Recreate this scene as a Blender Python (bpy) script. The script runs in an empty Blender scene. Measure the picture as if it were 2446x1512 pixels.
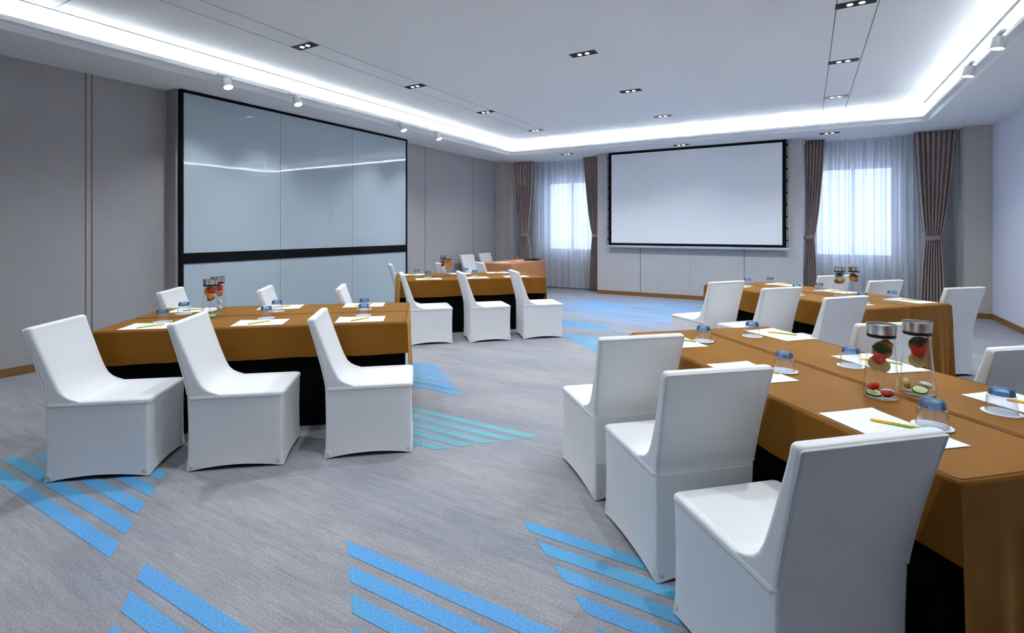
import bpy, bmesh, math, random
from mathutils import Vector, Matrix
random.seed(7)
R = math.radians
PI = math.pi
S = bpy.context.scene
COL = S.collection

# ------------------------------------------------------------------ materials
def srgb(r, g, b):
    f = lambda c: c/12.92 if c <= .04045 else ((c+.055)/1.055)**2.4
    return (f(r/255), f(g/255), f(b/255), 1)

class NT:
    def __init__(s, name):
        s.m = bpy.data.materials.new(name); s.m.use_nodes = True
        s.t = s.m.node_tree; s.t.nodes.clear()
        s.out = s.n('ShaderNodeOutputMaterial')
    def n(s, typ, **kw):
        nd = s.t.nodes.new(typ)
        for k, v in kw.items():
            if k.startswith('i_'):
                key = k[2:]
                key = int(key) if key.isdigit() else key.replace('_', ' ')
                nd.inputs[key].default_value = v
            else: setattr(nd, k, v)
        return nd
    def l(s, a, b): s.t.links.new(a, b)

def pbr(name, col, rough=.6, metal=0, spec=.5, bump=0, bscale=200, var=0, vscale=3, sheen=0, stretch=None, coat=0):
    k = NT(name)
    p = k.n('ShaderNodeBsdfPrincipled')
    p.inputs['Base Color'].default_value = col
    p.inputs['Roughness'].default_value = rough
    p.inputs['Metallic'].default_value = metal
    p.inputs['Specular IOR Level'].default_value = spec
    if sheen: p.inputs['Sheen Weight'].default_value = sheen
    if coat: p.inputs['Coat Weight'].default_value = coat; p.inputs['Coat Roughness'].default_value = .05
    tc = k.n('ShaderNodeTexCoord')
    src = tc.outputs['Object']
    if stretch:
        mp = k.n('ShaderNodeMapping'); mp.inputs['Scale'].default_value = stretch
        k.l(src, mp.inputs['Vector']); src = mp.outputs['Vector']
    if var:
        nz = k.n('ShaderNodeTexNoise', i_Scale=vscale, i_Detail=4.0)
        k.l(src, nz.inputs['Vector'])
        mx = k.n('ShaderNodeMix', data_type='RGBA')
        mx.inputs['A'].default_value = tuple(c*(1-var) for c in col[:3])+(1,)
        mx.inputs['B'].default_value = tuple(min(1, c*(1+var)) for c in col[:3])+(1,)
        k.l(nz.outputs['Fac'], mx.inputs['Factor']); k.l(mx.outputs['Result'], p.inputs['Base Color'])
    if bump:
        nb = k.n('ShaderNodeTexNoise', i_Scale=bscale, i_Detail=3.0)
        k.l(src, nb.inputs['Vector'])
        b = k.n('ShaderNodeBump', i_Strength=bump, i_Distance=.002)
        k.l(nb.outputs['Fac'], b.inputs['Height']); k.l(b.outputs['Normal'], p.inputs['Normal'])
    k.l(p.outputs[0], k.out.inputs['Surface'])
    return k.m

def emit(name, col, st):
    k = NT(name); e = k.n('ShaderNodeEmission'); e.inputs['Color'].default_value = col; e.inputs['Strength'].default_value = st
    k.l(e.outputs[0], k.out.inputs['Surface']); return k.m

def thin_glass(name, tint=(1, 1, 1, 1), refl=.9, base=.04):
    """clear thin-walled glass: see-through with a rim of reflection at grazing angles"""
    k = NT(name)
    t = k.n('ShaderNodeBsdfTransparent'); t.inputs['Color'].default_value = tint
    g = k.n('ShaderNodeBsdfGlossy'); g.inputs['Roughness'].default_value = .03
    lw = k.n('ShaderNodeLayerWeight', i_Blend=.5)
    pw = k.n('ShaderNodeMath', operation='POWER'); pw.inputs[1].default_value = 3.0
    k.l(lw.outputs['Facing'], pw.inputs[0])
    ma = k.n('ShaderNodeMath', operation='MULTIPLY_ADD'); ma.inputs[1].default_value = refl; ma.inputs[2].default_value = base
    k.l(pw.outputs[0], ma.inputs[0])
    mx = k.n('ShaderNodeMixShader'); k.l(ma.outputs[0], mx.inputs[0]); k.l(t.outputs[0], mx.inputs[1]); k.l(g.outputs[0], mx.inputs[2])
    k.l(mx.outputs[0], k.out.inputs['Surface']); return k.m

M = {}
M['cover'] = pbr('white_stretch_fabric', (.80, .81, .82, 1), .55, spec=.3, bump=.12, bscale=420, sheen=.15)
M['piping'] = pbr('white_seam_fabric', (.70, .71, .72, 1), .6, spec=.3)
M['pocket'] = pbr('white_gathered_fabric', (.72, .72, .70, 1), .6, spec=.3, bump=.9, bscale=40)
M['cloth'] = pbr('ochre_tablecloth', srgb(124, 78, 14), .50, spec=.15, bump=.15, bscale=500, var=.06, vscale=4, sheen=.9)
for n_ in M['cloth'].node_tree.nodes:
    if n_.type == 'BSDF_PRINCIPLED': n_.inputs['Sheen Tint'].default_value = (1, .50, .09, 1); n_.inputs['Sheen Roughness'].default_value = .38
M['clothseam'] = pbr('brown_stitching', srgb(84, 50, 12), .7, spec=.2)
M['peach'] = pbr('daylight_tinted_tablecloth', srgb(196, 132, 84), .6, spec=.3, bump=.15, bscale=500, var=.05, sheen=.1)  # ochre cloth recoloured peach for the window light on it
M['black'] = pbr('black_skirting', (.0035, .0035, .004, 1), .9, spec=.05)
M['blackmetal'] = pbr('black_metal', (.006, .006, .007, 1), .5, spec=.3)
M['housing'] = pbr('black_lamp_housing', (.004, .004, .004, 1), .6, spec=.2)
M['wood'] = pbr('table_plywood', srgb(120, 84, 50), .6, var=.2, vscale=9)
M['paper'] = pbr('white_paper', (.84, .86, .88, 1), .6, spec=.3)
M['coaster'] = pbr('white_coaster_paper', (.80, .81, .84, 1), .7, spec=.2, bump=.5, bscale=160)
M['ink'] = pbr('grey_print', (.12, .11, .13, 1), .8)
M['pgreen'] = pbr('lime_pencil_lacquer', srgb(176, 186, 20), .4)
M['pyellow'] = pbr('yellow_pencil_lacquer', srgb(244, 190, 10), .4)
M['steel'] = pbr('brushed_steel', (.52, .51, .50, 1), .25, metal=1, bump=.15, bscale=60, stretch=(1, 1, 40))
M['rubber'] = pbr('black_rubber', (.006, .006, .007, 1), .4, spec=.4)
M['glass'] = thin_glass('clear_glass', (.97, .985, .99, 1), .85, .04)
M['tumbler'] = thin_glass('tumbler_glass', (.985, .99, 1, 1), .8, .05)
def sky_tinted_foot():  # sky reflection painted into the clear foot as a blue tint
    k = NT('sky_tinted_glass_base')
    t = k.n('ShaderNodeBsdfTransparent'); t.inputs['Color'].default_value = (.60, .80, 1, 1)
    g = k.n('ShaderNodeBsdfGlossy'); g.inputs['Roughness'].default_value = .05
    d = k.n('ShaderNodeBsdfTranslucent'); d.inputs['Color'].default_value = (.36, .64, 1, 1)
    d2 = k.n('ShaderNodeBsdfDiffuse'); d2.inputs['Color'].default_value = (.36, .62, 1, 1)
    a = k.n('ShaderNodeMixShader'); a.inputs[0].default_value = .5; k.l(d.outputs[0], a.inputs[1]); k.l(d2.outputs[0], a.inputs[2])
    b = k.n('ShaderNodeMixShader'); b.inputs[0].default_value = .30; k.l(t.outputs[0], b.inputs[1]); k.l(a.outputs[0], b.inputs[2])
    f = k.n('ShaderNodeFresnel', i_IOR=1.6)
    c = k.n('ShaderNodeMixShader'); k.l(f.outputs[0], c.inputs[0]); k.l(b.outputs[0], c.inputs[1]); k.l(g.outputs[0], c.inputs[2])
    k.l(c.outputs[0], k.out.inputs['Surface']); return k.m
M['skytint'] = sky_tinted_foot()
M['water'] = thin_glass('water_surface', (.985, .985, .97, 1), .25, .02)
M['pane'] = thin_glass('window_glass', (.95, .98, 1, 1), .7, .05)
M['ceiling'] = pbr('white_ceiling_paint', (.86, .875, .885, 1), .85, spec=.2, bump=.05, bscale=90)
M['groove'] = pbr('ceiling_shadow_gap', (.16, .165, .175, 1), .9, spec=.1)
M['gap'] = pbr('painted_edge_shade', (.022, .023, .025, 1), .9, spec=.05)  # shade of the ceiling edge gap, painted as a dark strip
M['skirtwood'] = pbr('oak_baseboard', srgb(134, 94, 50), .5, var=.18, vscale=5, stretch=(1, 1, 8))
M['wgroove'] = pbr('wall_panel_gap', srgb(118, 108, 102), .8)
M['drape'] = pbr('taupe_drape', srgb(176, 158, 152), .75, spec=.15, bump=.2, bscale=300, sheen=.2)
M['tie'] = pbr('taupe_tieback', srgb(160, 147, 147), .7, spec=.2)
M['screenfab'] = pbr('matte_screen_fabric', (.90, .92, .94, 1), .8, spec=.1)
M['scrblack'] = pbr('screen_border_black', (.006, .006, .007, 1), .8, spec=.1)
M['alu'] = pbr('pale_aluminium', (.62, .66, .69, 1), .35, metal=.4)
M['glassboard'] = pbr('back_painted_glass', (.43, .52, .58, 1), .025, spec=.55)
M['whitepaint'] = pbr('white_lamp_body', (.62, .63, .64, 1), .45)
M['frame'] = pbr('white_window_frame', (.7, .72, .74, 1), .5)
M['lamp'] = emit('lamp_face', (1, .98, .95, 1), 9)
M['spotface'] = emit('spot_lamp_face', (1, .99, .97, 1), 18)
M['watermelon'] = pbr('red_fruit', srgb(206, 46, 22), .35, var=.25, vscale=60)
M['orange'] = pbr('orange_fruit', srgb(226, 132, 16), .4, var=.25, vscale=60)
M['lemon'] = pbr('yellow_rind', srgb(232, 182, 22), .4, var=.1)
M['leaf'] = pbr('dark_green_leaf', srgb(26, 62, 14), .45, var=.3, vscale=80)
M['pale'] = pbr('pale_fruit_flesh', srgb(206, 184, 112), .45, var=.12, vscale=70)
M['cucumber'] = pbr('cucumber_flesh', srgb(178, 196, 128), .4, var=.15, vscale=70)
M['rind'] = pbr('dark_green_rind', srgb(38, 70, 26), .4)
M['tomato'] = pbr('red_tomato_skin', srgb(206, 30, 14), .2)
M['ice'] = pbr('white_fruit_flesh', (.72, .74, .74, 1), .3)
M['amber'] = pbr('amber_cup', srgb(150, 104, 74), .25)

def wall_mat(name, col):
    """woven fabric wall covering: fine horizontal and vertical threads"""
    k = NT(name); p = k.n('ShaderNodeBsdfPrincipled', i_Roughness=.8)
    p.inputs['Specular IOR Level'].default_value = .2
    tc = k.n('ShaderNodeTexCoord')
    f = []
    for sc in ((1.5, 1.5, 170), (60, 60, 2)):
        mp = k.n('ShaderNodeMapping'); mp.inputs['Scale'].default_value = sc
        k.l(tc.outputs['Object'], mp.inputs['Vector'])
        nz = k.n('ShaderNodeTexNoise', i_Scale=1.0, i_Detail=3.0); k.l(mp.outputs[0], nz.inputs['Vector']); f.append(nz)
    ad = k.n('ShaderNodeMath', operation='ADD'); k.l(f[0].outputs['Fac'], ad.inputs[0]); k.l(f[1].outputs['Fac'], ad.inputs[1])
    mr = k.n('ShaderNodeMapRange'); mr.inputs['From Min'].default_value = .6; mr.inputs['From Max'].default_value = 1.4
    k.l(ad.outputs[0], mr.inputs['Value'])
    mx = k.n('ShaderNodeMix', data_type='RGBA')
    mx.inputs['A'].default_value = tuple(c*.95 for c in col[:3])+(1,); mx.inputs['B'].default_value = tuple(c*1.05 for c in col[:3])+(1,)
    k.l(mr.outputs[0], mx.inputs['Factor']); k.l(mx.outputs['Result'], p.inputs['Base Color'])
    k.l(p.outputs[0], k.out.inputs['Surface']); return k.m
M['wall'] = wall_mat('taupe_wall_fabric', (.40, .385, .395, 1))
M['wallr'] = wall_mat('pale_wall_fabric', (.52, .51, .515, 1))
M['wallb'] = wall_mat('daylight_tinted_wall_fabric', (.72, .74, .85, 1))  # bluish window light is put into the right wall's colour
M['wallp'] = wall_mat('beige_wall_fabric', (.54, .50, .47, 1))

def carpet(name, stops, streak=True, blue=False):
    k = NT(name); p = k.n('ShaderNodeBsdfPrincipled', i_Roughness=.95)
    p.inputs['Specular IOR Level'].default_value = .1
    tc = k.n('ShaderNodeTexCoord')
    def noise(sc, det=4.0, rough=.6):
        mp = k.n('ShaderNodeMapping'); mp.inputs['Scale'].default_value = sc
        k.l(tc.outputs['Object'], mp.inputs['Vector'])
        nz = k.n('ShaderNodeTexNoise', i_Scale=1.0, i_Detail=det, i_Roughness=rough); k.l(mp.outputs[0], nz.inputs['Vector'])
        return nz.outputs['Fac']
    def ramp(fac, st):
        cr = k.n('ShaderNodeValToRGB'); el = cr.color_ramp.elements
        while len(el) < len(st): el.new(.5)
        for e, (pos, c) in zip(el, st): e.position = pos; e.color = c
        k.l(fac, cr.inputs['Fac']); return cr.outputs['Color']
    base = ramp(noise((.9, 1.5, 1), 3) if blue else noise((3.5, 26, 1), 7, .85), stops)
    if streak:
        fine = ramp(noise((1.6, 120, 1), 4, .7), [(.3, (.88, .88, .88, 1)), (.55, (1, 1, 1, 1)), (.72, (1.15, 1.14, 1.12, 1))])
        mu = k.n('ShaderNodeMix', data_type='RGBA', blend_type='MULTIPLY'); mu.inputs['Factor'].default_value = 1
        k.l(base, mu.inputs['A']); k.l(fine, mu.inputs['B']); base = mu.outputs['Result']
        cloud = ramp(noise((.7, 2.2, 1), 3), [(.35, (.84, .86, .92, 1)), (.65, (1.12, 1.1, 1.06, 1))])
        mu = k.n('ShaderNodeMix', data_type='RGBA', blend_type='MULTIPLY'); mu.inputs['Factor'].default_value = 1
        k.l(base, mu.inputs['A']); k.l(cloud, mu.inputs['B']); base = mu.outputs['Result']
        # window reflections painted into the carpet as blue washes before the screen wall
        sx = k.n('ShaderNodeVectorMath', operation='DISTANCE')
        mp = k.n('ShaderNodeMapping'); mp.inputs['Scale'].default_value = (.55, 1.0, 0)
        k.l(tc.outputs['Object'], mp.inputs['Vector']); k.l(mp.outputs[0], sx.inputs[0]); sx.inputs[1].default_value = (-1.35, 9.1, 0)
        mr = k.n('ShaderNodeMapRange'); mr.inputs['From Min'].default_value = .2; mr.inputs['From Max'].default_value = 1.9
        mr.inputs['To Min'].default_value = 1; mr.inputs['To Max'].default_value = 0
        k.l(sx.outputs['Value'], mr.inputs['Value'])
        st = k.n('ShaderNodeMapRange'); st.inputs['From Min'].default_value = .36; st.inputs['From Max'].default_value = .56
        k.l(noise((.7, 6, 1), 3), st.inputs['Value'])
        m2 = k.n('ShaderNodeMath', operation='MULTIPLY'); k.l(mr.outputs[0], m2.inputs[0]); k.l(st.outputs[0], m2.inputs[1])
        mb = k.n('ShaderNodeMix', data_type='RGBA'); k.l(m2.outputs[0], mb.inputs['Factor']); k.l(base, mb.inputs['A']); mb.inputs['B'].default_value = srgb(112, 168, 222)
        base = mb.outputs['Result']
    pile = ramp(noise((95, 130, 1), 5, .8), [(.32, (.66, .66, .66, 1)), (.68, (1.30, 1.30, 1.30, 1))])
    mu = k.n('ShaderNodeMix', data_type='RGBA', blend_type='MULTIPLY'); mu.inputs['Factor'].default_value = 1
    k.l(base, mu.inputs['A']); k.l(pile, mu.inputs['B'])
    k.l(mu.outputs['Result'], p.inputs['Base Color'])
    k.l(p.outputs[0], k.out.inputs['Surface']); return k.m
M['carpet'] = carpet('grey_streaked_carpet', [(.25, srgb(132, 132, 137)), (.5, srgb(151, 151, 156)), (.75, srgb(169, 167, 169))])
M['bar'] = carpet('blue_carpet_bars', [(.3, srgb(98, 168, 196)), (.55, srgb(98, 160, 210)), (.75, srgb(100, 154, 216))], False, True)
M['turq'] = carpet('turquoise_carpet_bars', [(.3, srgb(122, 172, 180)), (.6, srgb(112, 164, 184))], False, True)

def sheer_mat():
    k = NT('white_sheer_voile')
    t = k.n('ShaderNodeBsdfTransparent'); tl = k.n('ShaderNodeBsdfTranslucent'); d = k.n('ShaderNodeBsdfDiffuse')
    tl.inputs['Color'].default_value = (.36, .38, .42, 1); d.inputs['Color'].default_value = (.82, .84, .88, 1)
    a = k.n('ShaderNodeMixShader'); lw = k.n('ShaderNodeLayerWeight', i_Blend=.5); mr = k.n('ShaderNodeMapRange'); mr.inputs['From Max'].default_value = .8; mr.inputs['To Min'].default_value = .40; mr.inputs['To Max'].default_value = 1.0
    k.l(lw.outputs['Facing'], mr.inputs['Value']); k.l(mr.outputs[0], a.inputs[0]); k.l(tl.outputs[0], a.inputs[1]); k.l(d.outputs[0], a.inputs[2])
    b = k.n('ShaderNodeMixShader'); b.inputs[0].default_value = .92; k.l(t.outputs[0], b.inputs[1]); k.l(a.outputs[0], b.inputs[2])
    k.l(b.outputs[0], k.out.inputs['Surface']); return k.m
M['sheer'] = sheer_mat()

# ------------------------------------------------------------------ helpers
def link(name, me, parent=None):
    o = bpy.data.objects.new(name, me); COL.objects.link(o)
    if parent: o.parent = parent
    return o
def obj(name, bm, mat, parent=None, smooth=40):
    me = bpy.data.meshes.new(name)
    bmesh.ops.recalc_face_normals(bm, faces=bm.faces)
    bm.to_mesh(me); bm.free()
    for m_ in (mat if isinstance(mat, (list, tuple)) else [mat]): me.materials.append(M[m_])
    if smooth:
        me.polygons.foreach_set('use_smooth', [True]*len(me.polygons))
        me.set_sharp_from_angle(angle=R(smooth))
    return link(name, me, parent)
def tag(o, label, cat, group=None):
    o['label'] = label; o['category'] = cat
    if group: o['group'] = group
    return o
def empty(name, loc, rz=0):
    o = bpy.data.objects.new(name, None); COL.objects.link(o); o.empty_display_size = .1
    o.location = loc; o.rotation_euler = (0, 0, rz); return o
def struct(o): o['kind'] = 'structure'; return o
def copy_tree(o, parent=None):
    c = o.copy(); COL.objects.link(c)
    if parent: c.parent = parent
    for ch in KIDS.get(o.name, []): copy_kid(ch, c)
    return c
KIDS = {}
def copy_kid(ch, par):
    c = ch.copy(); COL.objects.link(c); c.parent = par
    for g in KIDS.get(ch.name, []): copy_kid(g, c)
def reg(o):
    for x in list(COL.objects):
        if x.parent: KIDS.setdefault(x.parent.name, [])
    for x in COL.objects:
        if x.parent and x not in KIDS[x.parent.name]: KIDS[x.parent.name].append(x)

def box(bm, x0, x1, y0, y1, z0, z1, bev=0, mat=0):
    vs = [bm.verts.new(p) for p in ((x0, y0, z0), (x1, y0, z0), (x1, y1, z0), (x0, y1, z0), (x0, y0, z1), (x1, y0, z1), (x1, y1, z1), (x0, y1, z1))]
    fs = [bm.faces.new([vs[i] for i in f]) for f in ((0, 3, 2, 1), (4, 5, 6, 7), (0, 1, 5, 4), (1, 2, 6, 5), (2, 3, 7, 6), (3, 0, 4, 7))]
    for f in fs: f.material_index = mat
    if bev:
        es = {e for f in fs for e in f.edges}
        bmesh.ops.bevel(bm, geom=list(es), offset=bev, segments=2, affect='EDGES', profile=.5)
    return fs
def NB(): return bmesh.new()
def rrect(hx, hy, r, cx=0, cy=0, nc=4, ne=6):
    """rounded rectangle, counter-clockwise, with extra points along the straight edges"""
    r = min(r, hx*.98, hy*.98); pts = []
    cs = [(hx-r, -hy+r, -90), (hx-r, hy-r, 0), (-hx+r, hy-r, 90), (-hx+r, -hy+r, 180)]
    for i, (x, y, a0) in enumerate(cs):
        arc = [(x+r*math.cos(R(a0+90*k/nc)), y+r*math.sin(R(a0+90*k/nc))) for k in range(nc+1)]
        pts += arc
        nx, ny, na = cs[(i+1) % 4]
        s = (nx+r*math.cos(R(na)), ny+r*math.sin(R(na))); e = arc[-1]
        for k in range(1, ne): pts.append((e[0]+(s[0]-e[0])*k/ne, e[1]+(s[1]-e[1])*k/ne))
    return [(p[0]+cx, p[1]+cy) for p in pts]
def loft(bm, loops, cap0=True, cap1=True, mat=0):
    vv = [[bm.verts.new(p) for p in lp] for lp in loops]
    n = len(vv[0])
    for a, b in zip(vv, vv[1:]):
        for i in range(n):
            f = bm.faces.new((a[i], a[(i+1) % n], b[(i+1) % n], b[i])); f.material_index = mat
    if cap0: bm.faces.new(vv[0][::-1]).material_index = mat
    if cap1: bm.faces.new(vv[-1]).material_index = mat
def tube(bm, pts, r, n=6, closed=False, mat=0):
    pts = [Vector(p) for p in pts]; loops = []
    N = len(pts)
    for i, p in enumerate(pts):
        a = pts[(i-1) % N] if (closed or i) else p
        b = pts[(i+1) % N] if (closed or i < N-1) else p
        d = (b-a).normalized()
        u = d.cross(Vector((0, 0, 1)))
        if u.length < .01: u = d.cross(Vector((0, 1, 0)))
        u.normalize(); v = d.cross(u)
        loops.append([p+u*r*math.cos(2*PI*k/n)+v*r*math.sin(2*PI*k/n) for k in range(n)])
    if closed:
        vv = [[bm.verts.new(q) for q in lp] for lp in loops]
        for i in range(N):
            a, b = vv[i], vv[(i+1) % N]
            for k in range(n): bm.faces.new((a[k], a[(k+1) % n], b[(k+1) % n], b[k])).material_index = mat
    else: loft(bm, loops, mat=mat)
def lathe(bm, prof, n=32, cx=0, cy=0, cap0=False, cap1=False, mat=0):
    loft(bm, [[(cx+r*math.cos(2*PI*k/n), cy+r*math.sin(2*PI*k/n), z) for k in range(n)] for r, z in prof], cap0, cap1, mat)
def ball(bm, c, s, u=14, v=9, rot=None, jit=0):
    m_ = Matrix.Translation(c) @ (rot or Matrix.Identity(4)) @ Matrix.Diagonal((*s, 1))
    r = bmesh.ops.create_uvsphere(bm, u_segments=u, v_segments=v, radius=1, matrix=m_)
    if jit:
        for w in r['verts']: w.co += Vector((random.uniform(-jit, jit), random.uniform(-jit, jit), random.uniform(-jit, jit)))
def quad(bm, pts, mat=0):
    f = bm.faces.new([bm.verts.new(p) for p in pts]); f.material_index = mat; return f

# ------------------------------------------------------------------ room shell
XL, XR, YB, YF = -6.80, 2.60, -3.2, 11.75       # wall planes
ZS, ZC = 3.15, 3.42                             # soffit, upper ceiling
IX0, IX1, IY0, IY1 = -5.85, 1.58, -2.3, 10.12   # inner edge of the cove

# floor with its woven bars (bars are one tuft higher than the ground)
bm = NB()
quad(bm, [(XL-.1, YB, 0), (XR+.1, YB, 0), (XR+.1, YF+.1, 0), (XL-.1, YF+.1, 0)])
PITCH, BW = .118, .072
def bars(ytop, n, left, right, mat=1):
    """n bars downwards from ytop; left/right are functions y -> x for the cut ends"""
    for i in range(n):
        y1 = ytop-i*PITCH; y0 = y1-BW
        quad(bm, [(left(y0), y0, .0015), (right(y0), y0, .0015), (right(y1), y1, .0015), (left(y1), y1, .0015)], mat)
dg = lambda x, y, s=-1.2: (lambda yy: x+(yy-y)*s)
cst = lambda x: (lambda yy: x)
bars(1.677, 12, dg(-1.856, 1.677), dg(.25, 1.677, 1.2))
bars(2.236, 5, dg(-1.233, 2.236), dg(.9, 2.236, 1.2))
bars(1.608, 5, dg(-4.30, 1.3, .9), dg(-3.316, 1.608))
bars(1.126, 8, dg(-2.489, 1.126), dg(-1.1, 1.126, 1.2))
bars(4.293, 6, dg(-4.6, 4.293, -1.2), dg(-3.385, 4.293))
bars(3.20, 5, dg(-3.5, 3.2), dg(-1.62, 3.2, .9), 2)
bars(7.47, 5, dg(-4.6, 7.47), dg(-2.86, 7.47, -1.27))
bars(6.50, 7, dg(-3.05, 6.5, -1.12), dg(-1.6, 6.5, .6), 1)
bars(10.05, 3, dg(-1.9, 10.05), dg(.4, 10.05), 1)
struct(obj('floor', bm, ['carpet', 'bar', 'turq'], smooth=0))

def wbox(name, mat, *b, bev=0):
    bm = NB(); box(bm, *b, bev=bev); return struct(obj(name, bm, mat, smooth=0))
wbox('wall_left', 'wall', XL-.15, XL, YB, YF, 0, 3.5)
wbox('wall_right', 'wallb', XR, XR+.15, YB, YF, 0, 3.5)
wbox('wall_back', 'wall', XL-.15, XR+.15, YB-.15, YB, 0, 3.5)
wbox('wall_screen', 'wallr', -4.115, -.06, 11.0, YF, 0, ZS)
wbox('wall_pier_left', 'wallp', XL, -6.57, 10.97, YF, 0, ZS)
wbox('wall_pier_right', 'wallp', 2.245, XR, 11.03, YF, 0, ZS)
wbox('wall_left_chase', 'wall', XL, -6.60, 3.31, 7.37, 0, ZS)
# far wall with two window openings
WIN = [(-5.75, -4.42), (.12, 1.42)]; WZ0, WZ1 = .91, 2.66
bm = NB(); xs = [XL, WIN[0][0], WIN[0][1], WIN[1][0], WIN[1][1], XR]
for i in range(5):
    if i in (1, 3):
        box(bm, xs[i], xs[i+1], YF, YF+.2, 0, WZ0); box(bm, xs[i], xs[i+1], YF, YF+.2, WZ1, 3.5)
    else: box(bm, xs[i], xs[i+1], YF, YF+.2, 0, 3.5)
struct(obj('wall_far', bm, 'wallr', smooth=0))
for i, (a, b) in enumerate(WIN):
    w = struct(empty('window_%d' % (i+1), ((a+b)/2, YF+.1, WZ0)))
    hw, h = (b-a)/2, WZ1-WZ0
    bm = NB()
    for q in ((-hw, -hw+.05, 0, h), (hw-.05, hw, 0, h), (-.025, .025, .05, h-.05), (-hw, hw, 0, .05), (-hw, hw, h-.05, h)):
        box(bm, q[0], q[1], -.03, .03, q[2], q[3])
    obj('window_frame', bm, 'frame', w, 0)
    for s in (-1, 1):
        bm = NB(); c = s*hw/2; box(bm, c-hw/2+.04, c+hw/2-.03, -.004, .004, .05, h-.05); obj('glass_pane', bm, 'pane', w, 0)
    bm = NB(); box(bm, -hw, hw, -.14, -.03, -.02, .012, .004); obj('window_sill', bm, 'frame', w, 0)

# baseboards and panel joints
wbox('baseboard_left', 'skirtwood', XL, XL+.014, YB, 3.31, 0, .085)
wbox('baseboard_left_rear', 'skirtwood', XL, XL+.014, 7.37, 10.97, 0, .085)
wbox('baseboard_right', 'skirtwood', XR-.014, XR, YB, 11.03, 0, .085)
wbox('baseboard_far', 'skirtwood', -4.12, -.055, 10.986, 11.0, 0, .085)
wbox('baseboard_far_right', 'skirtwood', 2.24, XR, 11.016, 11.03, 0, .085)
n = 1
for y in (2.495, 2.55, 8.2, 9.96):
    wbox('trim_%d' % n, 'wgroove', XL, XL+.003, y-.006, y+.006, .085, ZS); n += 1
for x in (-3.13, -1.07):
    wbox('trim_%d' % n, 'wgroove', x-.006, x+.006, 10.997, 11.0, .085, ZS); n += 1
wbox('trim_%d' % n, 'wgroove', -2.092, -2.088, 10.998, 11.0, .085, ZS); n += 1

# upper ceiling with its joints
bm = NB()
D = .075
box(bm, IX0-D, IX1+D, IY0-D, IY1+D, ZC, ZC+.06)
G = ZC-.0015
def gl(x0, x1, y0, y1, m_=1): quad(bm, [(x0, y0, G), (x0, y1, G), (x1, y1, G), (x1, y0, G)], m_)
for x in (-4.81, -4.51, .226, .54): gl(x-.004, x+.004, IY0, IY1)
for y in (8.93, 9.12):
    x = -5.5
    while x < 1.45: gl(x, x+.055, y-.003, y+.003); x += .085
for y in (1.745, 1.90): gl(IX0, IX0+.6, y-.004, y+.004)
e = .015
gl(IX0-e, IX0+e, IY0, IY1, 2); gl(IX1-e, IX1+e, IY0, IY1, 2); gl(IX0, IX1, IY1-e, IY1+e, 2); gl(IX0, IX1, IY0-e, IY0+e, 2)
struct(obj('ceiling', bm, ['ceiling', 'groove', 'gap'], smooth=0))

# soffit ring, stepped lip and light trough, one profile per side
def ring(lips):
    bm = NB()
    def corner(d, z): return [(IX0-d, IY0-d, z), (IX1+d, IY0-d, z), (IX1+d, IY1+d, z), (IX0-d, IY1+d, z)]
    outer = [(XL, YB, ZS), (XR, YB, ZS), (XR, YF, ZS), (XL, YF, ZS)]
    for side in range(4):   # back, right, far, left
        lip = lips[side]
        prof = [outer, corner(.065, ZS), corner(.065, 3.215), corner(0, 3.215), corner(0, lip), corner(.010, lip), corner(.010, 3.222), corner(D, 3.222), corner(D, ZC+.03)]
        a, b = side, (side+1) % 4
        for p, q in zip(prof, prof[1:]): quad(bm, [p[a], p[b], q[b], q[a]])
    # closing slab above the soffit
    box(bm, XL-.1, XR+.1, YB-.1, YF+.1, 3.50, 3.56)
    return struct(obj('ceiling_soffit', bm, 'ceiling', smooth=0))
ring([3.25, 3.25, 3.25, 3.262])

# ------------------------------------------------------------------ lights
def area(name, loc, rot, sx, sy, power, col=(1, 1, 1), spread=180):
    l = bpy.data.lights.new(name, 'AREA'); l.shape = 'RECTANGLE'; l.size = sx; l.size_y = sy; l.energy = power; l.color = col; l.spread = R(spread)
    o = bpy.data.objects.new(name, l); COL.objects.link(o); o.location = loc; o.rotation_euler = rot; return o
def spot(name, loc, tgt, power, ang=110, blend=.7, rad=.045, col=(1, 1, 1)):
    l = bpy.data.lights.new(name, 'SPOT'); l.energy = power; l.spot_size = R(ang); l.spot_blend = blend; l.shadow_soft_size = rad; l.color = col
    o = bpy.data.objects.new(name, l); COL.objects.link(o); o.location = loc
    o.rotation_euler = (Vector(tgt)-Vector(loc)).to_track_quat('-Z', 'Y').to_euler(); return o
LC = (.90, .955, 1.0)
COVE = 20
TILT = R(70)   # strips lean towards the back of the trough
LZ = 3.228; LY0 = .9      # the strips behind the camera are off
area('cove_light_left', (IX0-.042, (LY0+IY1)/2, LZ), (PI, -TILT, 0), .02, IY1-LY0, COVE*(IY1-LY0), LC, 100)
area('cove_light_right', (IX1+.042, (LY0+IY1)/2, LZ), (PI, TILT, 0), .02, IY1-LY0, COVE*(IY1-LY0), LC, 100)
area('cove_light_far', ((IX0+IX1)/2, IY1+.042, LZ), (PI-TILT, 0, 0), IX1-IX0, .02, COVE*7.4, LC, 100)

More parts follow.
